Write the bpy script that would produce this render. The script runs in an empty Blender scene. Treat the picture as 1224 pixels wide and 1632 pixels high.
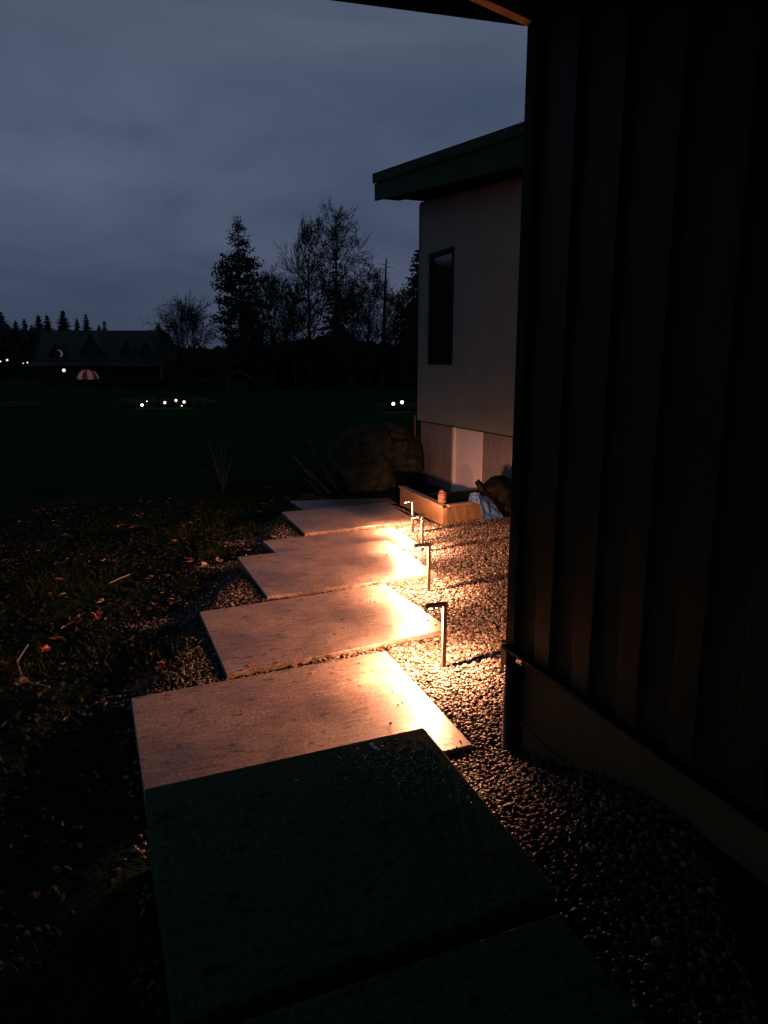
import bpy, bmesh, math, random
import numpy as np
from mathutils import Vector, Matrix, noise
random.seed(7); rng = np.random.default_rng(7)
SC = bpy.context.scene; COL = SC.collection
R = math.radians
# ---------------------------------------------------------------- camera
F, CX, CY, HOR, VPA, EYE = 1150., 612., 816., 580., 146., 1.9
PIT = math.atan((CY-HOR)/F); YAW = math.atan((CX-VPA)/math.hypot(F, CY-HOR))
cam = bpy.data.cameras.new('camera'); co = bpy.data.objects.new('camera', cam); COL.objects.link(co)
co.location = (0, 0, EYE); co.rotation_euler = (math.pi/2-PIT, 0, -YAW)
cam.sensor_fit = 'VERTICAL'; cam.sensor_height = 32.64; cam.lens = F/1632*32.64
cam.clip_start = .05; cam.clip_end = 2000; SC.camera = co
# ---------------------------------------------------------------- sky, sun, exposure
SUN_EL, SUN_AZ = R(1.5), R(250)
W = bpy.data.worlds.new("World"); SC.world = W; W.use_nodes = True
nt = W.node_tree; nt.nodes.clear(); N = nt.nodes.new; L = nt.links.new
out = N('ShaderNodeOutputWorld'); bg = N('ShaderNodeBackground'); L(bg.outputs[0], out.inputs[0])
sky = N('ShaderNodeTexSky'); sky.sky_type = 'NISHITA'; sky.sun_disc = False
sky.sun_elevation = SUN_EL; sky.sun_rotation = SUN_AZ; sky.air_density = 1.0; sky.dust_density = 3.0
tc = N('ShaderNodeTexCoord'); sep = N('ShaderNodeSeparateXYZ'); L(tc.outputs['Generated'], sep.inputs[0])
mp = N('ShaderNodeMapping'); mp.inputs['Scale'].default_value = (1, 1, 3.2); mp.inputs['Rotation'].default_value = (0, R(14), 0)
L(tc.outputs['Generated'], mp.inputs[0])
nz = N('ShaderNodeTexNoise'); nz.inputs['Scale'].default_value = 2.5; nz.inputs['Detail'].default_value = 6; nz.inputs['Roughness'].default_value = .5
nz.inputs['Distortion'].default_value = .4
L(mp.outputs[0], nz.inputs['Vector'])
cr = N('ShaderNodeValToRGB'); cr.color_ramp.elements[0].position = .33; cr.color_ramp.elements[0].color = (.62, .69, .76, 1)
cr.color_ramp.elements[1].position = .68; cr.color_ramp.elements[1].color = (1.16, 1.12, 1.10, 1); L(nz.outputs[0], cr.inputs[0])
gr = N('ShaderNodeValToRGB'); e = gr.color_ramp.elements          # overcast dusk: dark above, paler band, dimmer near the horizon
e[0].position = .0; e[0].color = (.045, .060, .100, 1); e[1].position = 1; e[1].color = (.030, .045, .070, 1)
for p, c in ((.07, (.064, .082, .135)), (.22, (.090, .112, .182)), (.42, (.074, .098, .150)), (.62, (.042, .062, .093))):
    q = e.new(p); q.color = (*c, 1)
L(sep.outputs[2], gr.inputs[0])
mul = N('ShaderNodeMix'); mul.data_type = 'RGBA'; mul.blend_type = 'MULTIPLY'; mul.inputs[0].default_value = 1
L(gr.outputs[0], mul.inputs[6]); L(cr.outputs[0], mul.inputs[7])
sc_ = N('ShaderNodeVectorMath'); sc_.operation = 'SCALE'; sc_.inputs['Scale'].default_value = .05; L(sky.outputs[0], sc_.inputs[0])
mx = N('ShaderNodeMix'); mx.data_type = 'RGBA'; mx.inputs[0].default_value = .96          # the cloud deck covers nearly all of the twilight sky
L(sc_.outputs[0], mx.inputs[6]); L(mul.outputs[2], mx.inputs[7]); L(mx.outputs[2], bg.inputs[0]); bg.inputs[1].default_value = 1.0
sl = bpy.data.lights.new('sun', 'SUN'); sl.energy = .003; sl.angle = R(20); sl.color = (.8, .88, 1)
so = bpy.data.objects.new('sun', sl); COL.objects.link(so); so.rotation_euler = (R(70), 0, R(110))
SC.view_settings.view_transform = 'Standard'; SC.view_settings.look = 'None'; SC.view_settings.exposure = 0; SC.view_settings.gamma = 1
SC.cycles.max_bounces = 8; SC.cycles.diffuse_bounces = 4; SC.cycles.sample_clamp_indirect = 4; SC.cycles.use_denoising = True

# ---------------------------------------------------------------- helpers
def cray(u, v):
    fw = Vector((math.sin(YAW)*math.cos(PIT), math.cos(YAW)*math.cos(PIT), -math.sin(PIT)))
    rt = Vector((math.cos(YAW), -math.sin(YAW), 0)); up = rt.cross(fw)
    return fw + rt*((u-CX)/F) - up*((v-CY)/F)
def at(u, depth, z=-.6):                      # a ground point on the bearing of column u, 'depth' metres ahead
    r = cray(u, HOR); k = depth/r.dot(Vector((math.sin(YAW), math.cos(YAW), 0)))
    return Vector((r.x*k, r.y*k, z))
def hgt(v, depth, z=-.6): return EYE + (HOR-v)*depth/math.hypot(F, CY-HOR) - z

def mat(name, c1, c2=None, rough=.8, scale=8., detail=6, bump=0., bscale=None, metal=0., spec=.5, rough2=None, island=False, stretch=(1,1,1), emit=None, es=0, bd=.01):
    m = bpy.data.materials.new(name); m.use_nodes = True; t = m.node_tree; b = t.nodes['Principled BSDF']; n = t.nodes.new; l = t.links.new
    c2 = c2 or c1
    b.inputs['Roughness'].default_value = rough; b.inputs['Metallic'].default_value = metal; b.inputs['Specular IOR Level'].default_value = spec
    co_ = n('ShaderNodeTexCoord'); mp_ = n('ShaderNodeMapping'); mp_.inputs['Scale'].default_value = stretch; l(co_.outputs['Object'], mp_.inputs[0])
    nz_ = n('ShaderNodeTexNoise'); nz_.inputs['Scale'].default_value = scale; nz_.inputs['Detail'].default_value = detail; nz_.inputs['Roughness'].default_value = .62
    l(mp_.outputs[0], nz_.inputs['Vector'])
    rp = n('ShaderNodeValToRGB'); rp.color_ramp.elements[0].position = .3 if not island else 0; rp.color_ramp.elements[1].position = .7 if not island else 1
    rp.color_ramp.elements[0].color = (*c1, 1); rp.color_ramp.elements[1].color = (*c2, 1)
    if island:
        g = n('ShaderNodeNewGeometry'); l(g.outputs['Random Per Island'], rp.inputs[0])
        if isinstance(island, (list, tuple)):
            for p, c in island: q = rp.color_ramp.elements.new(p); q.color = (*c, 1)
    else: l(nz_.outputs[0], rp.inputs[0])
    l(rp.outputs[0], b.inputs['Base Color'])
    if rough2 is not None:
        mr = n('ShaderNodeMapRange'); mr.inputs[1].default_value = .35; mr.inputs[2].default_value = .65; mr.inputs[3].default_value = rough; mr.inputs[4].default_value = rough2
        l(nz_.outputs[0], mr.inputs[0]); l(mr.outputs[0], b.inputs['Roughness'])
    if bump:
        n2 = n('ShaderNodeTexNoise'); n2.inputs['Scale'].default_value = bscale or scale*4; n2.inputs['Detail'].default_value = 5; l(mp_.outputs[0], n2.inputs['Vector'])
        bm = n('ShaderNodeBump'); bm.inputs['Strength'].default_value = bump; bm.inputs['Distance'].default_value = bd; l(n2.outputs[0], bm.inputs['Height']); l(bm.outputs[0], b.inputs['Normal'])
    if emit: b.inputs['Emission Color'].default_value = (*emit, 1); b.inputs['Emission Strength'].default_value = es
    return m

class MB:
    def __init__(s): s.v = []; s.f = []
    def add(s, vs, fs):
        k = len(s.v); s.v += [tuple(x) for x in vs]; s.f += [tuple(i+k for i in f) for f in fs]; return s
    def box(s, x0, x1, y0, y1, z0, z1, M=None):
        vs = [Vector((x, y, z)) for z in (z0, z1) for y in (y0, y1) for x in (x0, x1)]
        if M: vs = [M @ v for v in vs]
        return s.add(vs, [(0,2,3,1),(4,5,7,6),(0,1,5,4),(2,6,7,3),(0,4,6,2),(1,3,7,5)])
    def prism(s, pts, dz):                    # polygon extruded along vector dz
        n = len(pts); d = Vector(dz); P = [Vector(p) for p in pts]
        return s.add(P+[p+d for p in P], [tuple(range(n))[::-1], tuple(range(n, 2*n))]+[(i, (i+1)%n, n+(i+1)%n, n+i) for i in range(n)])
    def tube(s, pts, rad, n=8, cap=True):
        pts = [Vector(p) for p in pts]; rad = rad if isinstance(rad, (list, tuple)) else [rad]*len(pts); vs = []
        for i, p in enumerate(pts):
            d = (pts[min(i+1, len(pts)-1)]-pts[max(i-1, 0)]); d = d.normalized() if d.length > 1e-9 else Vector((0,0,1))
            a = d.cross(Vector((0,0,1)) if abs(d.z) < .95 else Vector((1,0,0))).normalized(); b = d.cross(a)
            vs += [p+(a*math.cos(2*math.pi*j/n)+b*math.sin(2*math.pi*j/n))*rad[i] for j in range(n)]
        fs = [(i*n+j, i*n+(j+1)%n, (i+1)*n+(j+1)%n, (i+1)*n+j) for i in range(len(pts)-1) for j in range(n)]
        if cap: fs += [tuple(range(n))[::-1], tuple(range((len(pts)-1)*n, len(pts)*n))]
        return s.add(vs, fs)
    def build(s, name, m, parent=None, smooth=False, bevel=0):
        me = bpy.data.meshes.new(name); me.from_pydata(s.v, [], s.f); me.validate()
        bm = bmesh.new(); bm.from_mesh(me); bmesh.ops.recalc_face_normals(bm, faces=bm.faces)
        if bevel: bmesh.ops.bevel(bm, geom=list(bm.edges), offset=bevel, segments=2, affect='EDGES', profile=.5)
        bm.to_mesh(me); bm.free()
        if smooth: me.polygons.foreach_set('use_smooth', [True]*len(me.polygons))
        me.materials.append(m); o = bpy.data.objects.new(name, me); COL.objects.link(o)
        if parent: o.parent = parent; o.matrix_parent_inverse = parent.matrix_basis.inverted()
        return o
def npmesh(name, V, Fc, m, parent=None, smooth=True):   # fast mesh from numpy arrays; Fc is (n,k)
    me = bpy.data.meshes.new(name); k = Fc.shape[1]
    me.vertices.add(len(V)); me.vertices.foreach_set('co', V.astype(np.float32).ravel())
    me.loops.add(Fc.size); me.loops.foreach_set('vertex_index', Fc.astype(np.int32).ravel())
    me.polygons.add(len(Fc)); me.polygons.foreach_set('loop_start', np.arange(0, Fc.size, k, dtype=np.int32)); me.polygons.foreach_set('loop_total', np.full(len(Fc), k, dtype=np.int32))
    me.polygons.foreach_set('use_smooth', np.full(len(Fc), smooth)); me.update(calc_edges=True)
    me.materials.append(m); o = bpy.data.objects.new(name, me); COL.objects.link(o)
    if parent: o.parent = parent; o.matrix_parent_inverse = parent.matrix_basis.inverted()
    return o
def tag(o, label=None, cat=None, group=None, kind=None):
    if label: o['label'] = label
    if cat: o['category'] = cat
    if group: o['group'] = group
    if kind: o['kind'] = kind
    return o
def empty(name, loc, label, cat, group=None):
    o = bpy.data.objects.new(name, None); COL.objects.link(o); o.location = loc; o.empty_display_size = .2
    return tag(o, label, cat, group)
def copy_tree(o, parent=None):
    c = o.copy(); COL.objects.link(c); c.parent = parent
    for ch in [x for x in COL.objects if x.parent == o]: copy_tree(ch, c)
    return c
def sstep(a, b, x): t = np.clip((x-a)/(b-a), 0, 1); return t*t*(3-2*t)

# ---------------------------------------------------------------- slabs (footprints first: ground and gravel need them)
SL = [  # name tag, corners (bl, br, fr, fl), top z, thickness
 ('wet slab, shaded dark green, underfoot at the bottom edge of the photo', [(-.35,1.455),(1.12,1.475),(1.10,.2),(-.35,.2)], .37, .36),
 ('big wet slab, shaded dark green, the unlit one nearest the path lights', [(.065,2.552),(1.212,2.592),(1.172,1.560),(.064,1.515)], .37, .36),
 ('lit slab just below the dark step, with brown stains and a glaring wet corner', [(.066,4.159),(1.706,4.264),(1.662,2.956),(.075,2.93)], 0, .15),
 ('lit slab beside the nearest path light, second below the dark step', [(.637,5.53),(2.256,5.684),(2.300,4.47),(.636,4.277)], 0, .15),
 ('lit slab beside the second nearest path light, overlapping the lower slab behind', [(1.214,7.06),(2.876,7.188),(2.837,5.80),(1.212,5.703)], 0, .15),
 ('narrow looking lit slab one step lower, half hidden behind the higher slab', [(1.696,8.118),(3.370,8.238),(3.350,7.154),(1.725,7.105)], -.12, .15),
 ('far lit slab whose right corner meets the wooden planter', [(2.300,9.678),(3.932,9.825),(3.826,8.454),(2.254,8.306)], -.12, .15),
 ('farthest slab, bluish and unlit, peeking out behind the lit ones', [(2.859,11.392),(4.45,11.05),(4.4,10.2),(2.857,10.1)], -.3, .15)]
def slabz(x, y, grow=0.):                      # (inside any slab) for arrays
    ins = np.zeros(x.shape, bool)
    for _, c, z, t in SL:
        k = np.ones(x.shape, bool)
        for i in range(4):
            (ax, ay), (bx, by) = c[i], c[(i+1) % 4]; ln = math.hypot(bx-ax, by-ay)
            k &= ((bx-ax)*(y-ay)-(by-ay)*(x-ax))/ln < grow
        ins |= k
    return ins
def ground_z(x, y):
    x = np.asarray(x, float); y = np.asarray(y, float)
    right = -.035 - .035*sstep(6, 6.9, y) - .095*sstep(6.95, 7.2, y) + .04*sstep(.3, .9, x-.42*y) - .18*sstep(9.5, 11, y) + .27*(1-sstep(1.8, 2.95, y))
    left = -.12 - .12*sstep(6.5, 8, y) - .13*sstep(9, 11, y) + .22*(1-sstep(1.6, 2.9, y))
    lx = np.interp(y, [0, 2.6, 3.5, 5, 6.4, 7.7, 9, 10.8], [0, .0, .05, .6, 1.2, 1.7, 2.3, 2.8])
    s = sstep(-.55, .0, x-lx)
    z = left*(1-s)+right*s
    z = z - .25*sstep(13, 40, y) - .1*sstep(2, 6, lx-x)*(y < 30)
    near = 1-sstep(14, 30, np.hypot(x, y)); wall = sstep(-.25, -.6, x-lx)
    bumps = .028*np.sin(x*3.1+1.3*np.sin(y*2.3))*np.sin(y*2.7+.8*np.sin(x*1.9)) + .012*np.sin(x*9.1+y*5.2)*np.sin(y*8.3-x*3.3)
    return z + bumps*wall*near
def axis(lo, a, b, hi, st):
    m = list(np.arange(a, b, st)); r = [m[-1]]; d = st
    while r[-1] < hi: d *= 1.22; r.append(r[-1]+d)
    l = [a]; d = st
    while l[-1] > lo: d *= 1.22; l.append(l[-1]-d)
    return np.array(l[1:][::-1]+m+r[1:])
xs = axis(-700, -3, 6, 700, .07); ys = axis(-40, 0, 14, 900, .07)
XX, YY = np.meshgrid(xs, ys); ZZ = ground_z(XX, YY); nx, ny = len(xs), len(ys)
V = np.stack([XX.ravel(), YY.ravel(), ZZ.ravel()], 1); ii, jj = np.meshgrid(np.arange(nx-1), np.arange(ny-1)); k = (jj*nx+ii).ravel()
Fc = np.stack([k, k+1, k+nx+1, k+nx], 1)
def ground_mat():
    m = bpy.data.materials.new('soil_and_lawn'); m.use_nodes = True; t = m.node_tree; b = t.nodes['Principled BSDF']; n = t.nodes.new; l = t.links.new
    tc = n('ShaderNodeTexCoord'); sp = n('ShaderNodeSeparateXYZ'); l(tc.outputs['Object'], sp.inputs[0])
    n1 = n('ShaderNodeTexNoise'); n1.inputs['Scale'].default_value = 9; n1.inputs['Detail'].default_value = 8; l(tc.outputs['Object'], n1.inputs['Vector'])
    n2 = n('ShaderNodeTexNoise'); n2.inputs['Scale'].default_value = .7; n2.inputs['Detail'].default_value = 4; l(tc.outputs['Object'], n2.inputs['Vector'])
    s = n('ShaderNodeValToRGB'); s.color_ramp.elements[0].position = .35; s.color_ramp.elements[0].color = (.004, .014, .009, 1); s.color_ramp.elements[1].position = .7; s.color_ramp.elements[1].color = (.022, .034, .022, 1); l(n1.outputs[0], s.inputs[0])
    g = n('ShaderNodeValToRGB'); g.color_ramp.elements[0].position = .3; g.color_ramp.elements[0].color = (.008, .032, .011, 1); g.color_ramp.elements[1].position = .7; g.color_ramp.elements[1].color = (.015, .052, .019, 1); l(n2.outputs[0], g.inputs[0])
    ad = n('ShaderNodeMath'); ad.operation = 'MULTIPLY_ADD'; l(n2.outputs[0], ad.inputs[0]); ad.inputs[1].default_value = 9; l(sp.outputs[1], ad.inputs[2])
    mr = n('ShaderNodeMapRange'); mr.inputs[1].default_value = 15; mr.inputs[2].default_value = 22; l(ad.outputs[0], mr.inputs[0])
    mx = n('ShaderNodeMix'); mx.data_type = 'RGBA'; l(mr.outputs[0], mx.inputs[0]); l(s.outputs[0], mx.inputs[6]); l(g.outputs[0], mx.inputs[7]); l(mx.outputs[2], b.inputs['Base Color'])
    b.inputs['Roughness'].default_value = .85; b.inputs['Specular IOR Level'].default_value = .0
    n3 = n('ShaderNodeTexNoise'); n3.inputs['Scale'].default_value = 38; n3.inputs['Detail'].default_value = 6; l(tc.outputs['Object'], n3.inputs['Vector'])
    bm = n('ShaderNodeBump'); bm.inputs['Strength'].default_value = 1; bm.inputs['Distance'].default_value = .03; l(n3.outputs[0], bm.inputs['Height']); l(bm.outputs[0], b.inputs['Normal'])
    return m
tag(npmesh('ground', V, Fc, ground_mat()), kind='structure')

def slab_mat(name, dark, lite, stain, rough, coat=.5):
    m = bpy.data.materials.new(name); m.use_nodes = True; t = m.node_tree; b = t.nodes['Principled BSDF']; n = t.nodes.new; l = t.links.new
    tc = n('ShaderNodeTexCoord')
    def nz(sc, de, st=(1,1,1), di=0):
        mp = n('ShaderNodeMapping'); mp.inputs['Scale'].default_value = st; mp.inputs['Rotation'].default_value = (0, 0, R(4)); l(tc.outputs['Object'], mp.inputs[0])
        q = n('ShaderNodeTexNoise'); q.inputs['Scale'].default_value = sc; q.inputs['Detail'].default_value = de; q.inputs['Roughness'].default_value = .65; q.inputs['Distortion'].default_value = di; l(mp.outputs[0], q.inputs['Vector']); return q
    a = nz(2.2, 8, di=.6); broom = nz(5, 7, (1.5, 9, 1), .8); spots = nz(8, 2, (1, 1.6, 1)); fine = nz(60, 6)
    r1 = n('ShaderNodeValToRGB'); r1.color_ramp.elements[0].position = .3; r1.color_ramp.elements[0].color = (*dark, 1); r1.color_ramp.elements[1].position = .7; r1.color_ramp.elements[1].color = (*lite, 1)
    ad = n('ShaderNodeMath'); ad.operation = 'MULTIPLY_ADD'; l(broom.outputs[0], ad.inputs[0]); ad.inputs[1].default_value = .9; sb = n('ShaderNodeMath'); sb.operation = 'SUBTRACT'; l(a.outputs[0], sb.inputs[0]); sb.inputs[1].default_value = .45
    l(sb.outputs[0], ad.inputs[2]); l(ad.outputs[0], r1.inputs[0])
    r2 = n('ShaderNodeValToRGB'); r2.color_ramp.elements[0].position = .60; r2.color_ramp.elements[0].color = (0,0,0,1); r2.color_ramp.elements[1].position = .68; r2.color_ramp.elements[1].color = (.75,.75,.75,1); l(spots.outputs[0], r2.inputs[0])
    mx = n('ShaderNodeMix'); mx.data_type = 'RGBA'; l(r2.outputs[0], mx.inputs[0]); l(r1.outputs[0], mx.inputs[6]); mx.inputs[7].default_value = (*stain, 1)
    f2 = n('ShaderNodeValToRGB'); f2.color_ramp.elements[0].position = .34; f2.color_ramp.elements[0].color = (.34,.32,.30,1); f2.color_ramp.elements[1].position = .6; f2.color_ramp.elements[1].color = (1.05,1.05,1.05,1); l(fine.outputs[0], f2.inputs[0])
    m2 = n('ShaderNodeMix'); m2.data_type = 'RGBA'; m2.blend_type = 'MULTIPLY'; m2.inputs[0].default_value = 1.0; l(mx.outputs[2], m2.inputs[6]); l(f2.outputs[0], m2.inputs[7]); l(m2.outputs[2], b.inputs['Base Color'])
    mr = n('ShaderNodeMapRange'); mr.inputs[1].default_value = .38; mr.inputs[2].default_value = .62; mr.inputs[3].default_value = rough[0]; mr.inputs[4].default_value = rough[1]; l(a.outputs[0], mr.inputs[0]); l(mr.outputs[0], b.inputs['Roughness'])
    b.inputs['Coat Weight'].default_value = coat; b.inputs['Coat Roughness'].default_value = .24; b.inputs['Specular IOR Level'].default_value = .3 if coat > .2 else .05
    bm = n('ShaderNodeBump'); bm.inputs['Strength'].default_value = .35 if coat else .0; bm.inputs['Distance'].default_value = .004; l(broom.outputs[0], bm.inputs['Height'])
    b2 = n('ShaderNodeBump'); b2.inputs['Strength'].default_value = .5 if coat else .06; b2.inputs['Distance'].default_value = .0025; l(fine.outputs[0], b2.inputs['Height']); l(bm.outputs[0], b2.inputs['Normal']); l(b2.outputs[0], b.inputs['Normal']); l(b2.outputs[0], b.inputs['Coat Normal'])
    return m
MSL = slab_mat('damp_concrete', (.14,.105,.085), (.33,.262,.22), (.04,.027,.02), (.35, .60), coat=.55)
MSD = slab_mat('wet_shaded_concrete', (.036,.096,.042), (.064,.155,.075), (.009,.024,.012), (.5, .7), coat=.0)  # shade and green cast of the unlit slabs put into the base colour
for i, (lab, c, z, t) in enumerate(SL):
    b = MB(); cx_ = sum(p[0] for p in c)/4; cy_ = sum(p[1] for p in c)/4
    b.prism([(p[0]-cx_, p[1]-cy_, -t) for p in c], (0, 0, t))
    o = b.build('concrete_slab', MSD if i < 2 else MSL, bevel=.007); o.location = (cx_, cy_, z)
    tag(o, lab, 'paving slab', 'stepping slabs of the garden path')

# ---------------------------------------------------------------- gravel
def ico(n):
    bm = bmesh.new(); bmesh.ops.create_icosphere(bm, subdivisions=n, radius=1); v = np.array([x.co[:] for x in bm.verts]); f = np.array([[q.index for q in p.verts] for p in bm.faces]); bm.free(); return v, f
def scatter(P, base, size, flat, zoff=0, tilt=.5):
    v0, f0 = base; n = len(P); nv = len(v0)
    s = size*rng.uniform(.6, 1.45, n)[:, None]
    sc = np.stack([rng.uniform(.8, 1.5, n), rng.uniform(.6, 1.0, n), flat*rng.uniform(.7, 1.3, n)], 1)*s*.5
    jit = 1+rng.uniform(-.16, .16, (n, nv, 1))
    v = v0[None]*jit*sc[:, None, :]
    a = rng.uniform(0, 2*np.pi, n); tx = rng.normal(0, tilt, n)
    ca, sa, ct, st = np.cos(a), np.sin(a), np.cos(tx), np.sin(tx)
    x, y, z = v[..., 0], v[..., 1], v[..., 2]
    y, z = y*ct[:, None]-z*st[:, None], y*st[:, None]+z*ct[:, None]
    x, y = x*ca[:, None]-y*sa[:, None], x*sa[:, None]+y*ca[:, None]
    v = np.stack([x, y, z], 2)+P[:, None, :]; v[..., 2] += zoff
    f = (f0[None]+(np.arange(n)*nv)[:, None, None]).reshape(-1, f0.shape[1])
    return v.reshape(-1, 3), f
def gravel_pts(y0, y1, dens):
    n = int(dens*(y1-y0)*7.5); x = rng.uniform(-.6, 6.9, n); y = rng.uniform(y0, y1, n)
    lx = np.interp(y, [0, 2.6, 2.95, 4.2, 5.6, 7.1, 8.3, 9.8], [.0, -.0, -.1, .30, .75, 1.40, 1.95, 2.5])
    lx = np.interp(y, [0, 2.9, 3.9, 4.9, 5.6, 7.1, 8.3, 9.8], [.28, .28, .28, .60, .66, 1.25, 1.8, 2.35])-.05
    gapd = np.min(np.abs(y[:, None]-np.array([4.42, 5.72, 7.35, 8.5])[None]), 1); lx = lx - .40*np.exp(-(gapd/.24)**2)+.05*np.sin(y*13)
    edge = sstep(-.28, .12, x-lx)
    keep = rng.uniform(0, 1, n) < edge
    keep &= ~slabz(x, y, .006) & ~((y < 2.9) & (x > 1.9)) & ~((y > 8.22) & (x > 4.02)) & (x < .66*y+.75) & ~((y > 8.2) & (x < 4.0) & (x > 3.4+ .3*(y-8.2)) & (y > 9.0))
    x, y = x[keep], y[keep]; z = ground_z(x, y)+rng.uniform(-.004, .012, len(x))
    return np.stack([x, y, z], 1)
MG = mat('wet_gravel', (.02,.018,.016), (.27,.24,.21), rough=.5, spec=.25, bump=.25, bscale=160, bd=.002, island=[(.35, (.045,.038,.033)), (.6, (.085,.055,.042)), (.7, (.09,.08,.075)), (.9, (.14,.125,.11))])
Va, Fa = scatter(gravel_pts(.9, 4.6, 3600), ico(2), .021, .62)
Vb, Fb = scatter(gravel_pts(4.6, 9.9, 3300), ico(1), .0225, .62)
kp = []
for (_, c, z, t) in SL[2:7]:
    for _i in range(15):
        e = rng.uniform(0, 1)**2.5*.35; f = rng.uniform(0, 1); (ax, ay), (bx_, by_) = c[1], c[2]
        if _i % 3: kp.append((ax+(bx_-ax)*f-e-.01, ay+(by_-ay)*f, z+.003))
        else: kp.append((c[3][0]+(c[2][0]-c[3][0])*f, c[3][1]+(c[2][1]-c[3][1])*f+e*.3+.01, z+.003))
Vk, Fk = scatter(np.array(kp), ico(2), .013, .6)
tag(npmesh('gravel', np.concatenate([Va, Vb, Vk]), np.concatenate([Fa, Fb+len(Va), Fk+len(Va)+len(Vb)]), MG), kind='stuff')

# ---------------------------------------------------------------- leaf litter, clods and grass on the left bed
def left_pts(n, y0, y1, x0=-4.5, off=.35):
    y = y0+(y1-y0)*rng.uniform(0, 1, n)**1.3; x = rng.uniform(x0, 3.4, n)
    lx = np.interp(y, [0, 2.6, 2.95, 4.2, 5.6, 7.1, 8.3, 9.8, 14], [0, 0, -.05, .35, .85, 1.5, 2.1, 2.7, 3.4])
    k = (x < lx-off+.5*rng.uniform(0, 1, n)**2) & ~slabz(x, y, .02) & (x > .1*y-2.6); x, y = x[k], y[k]
    return np.stack([x, y, ground_z(x, y)+.006], 1)
L0 = left_pts(26000, 1.2, 13)
clus = np.array([noise.noise(Vector((p[0]*1.7, p[1]*1.7, 3.1))) for p in L0])
L0 = L0[(clus > .16) | (rng.uniform(0, 1, len(L0)) < .09)]
leaf_v = np.array([[-1,0,.0],[-.45,.42,.25],[.3,.5,.15],[1,.05,.35],[.35,-.48,.2],[-.4,-.4,.3],[0,0,0.]]); leaf_f = np.array([[6,0,1],[6,1,2],[6,2,3],[6,3,4],[6,4,5],[6,5,0]])
leaf_v[:, 2] *= 1.2
nl_ = len(L0)*5//6; Vl, Fl = scatter(L0[:nl_], (leaf_v, leaf_f), .030, .9, .004, .9); Vl2, Fl2 = scatter(L0[nl_:], (leaf_v, leaf_f), .062, 1.3, .008, .8)
Vl, Fl = np.concatenate([Vl, Vl2]), np.concatenate([Fl, Fl2+len(Vl)])
ML = mat('dead_leaves', (.008,.008,.005), (.48,.36,.25), rough=.6, spec=.2, island=[(.5, (.014,.012,.008)), (.72, (.07,.035,.022)), (.85, (.17,.09,.06)), (.93, (.36,.25,.16))])
tag(npmesh('leaf_litter', Vl, Fl, ML, smooth=False), kind='stuff')
Pc = left_pts(15000, 1.2, 12); Vc, Fc2 = scatter(Pc, ico(1), .034, .7)
MC = mat('soil_clods', (.004,.009,.006), (.020,.025,.016), rough=.9, spec=.15, island=True)
tag(npmesh('soil_clods', Vc, Fc2, MC, smooth=False), kind='stuff')
def grass(name, P, h, m):
    n = len(P); a = rng.uniform(0, 6.28, n); lean = rng.uniform(.1, .8, n)*h; w = .0035; hh = h*rng.uniform(.5, 1.3, n)
    d = np.stack([np.cos(a), np.sin(a), a*0], 1); s = np.stack([-np.sin(a), np.cos(a), a*0], 1)*w; z = np.array([0, 0, 1.])
    V = np.stack([P-s, P+s, P+d*lean[:, None]*.4+s*.7+z*hh[:, None]*.6, P+d*lean[:, None]*.4-s*.7+z*hh[:, None]*.6, P+d*lean[:, None]+z*hh[:, None]], 1).reshape(-1, 3)
    b = np.arange(n)[:, None]*5
    F3 = np.concatenate([b+[[0,1,2]], b+[[0,2,3]], b+[[3,2,4]]]); return tag(npmesh(name, V, F3, m, smooth=False), kind='stuff')
MGr = mat('moss_grass', (.006,.012,.003), (.04,.055,.012), rough=.8, spec=.1, island=True)
Pg = left_pts(60000, 1.5, 13.5, off=.1); q = np.array([noise.noise(Vector((p[0]*.9, p[1]*.9, 8.1))) for p in Pg]); Pg = Pg[(q > .16) | ((np.hypot(Pg[:, 0]-2.0, (Pg[:, 1]-10.2)*.8) < 1.0))]
grass('ground_cover_grass', Pg, .05, MGr)

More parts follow.
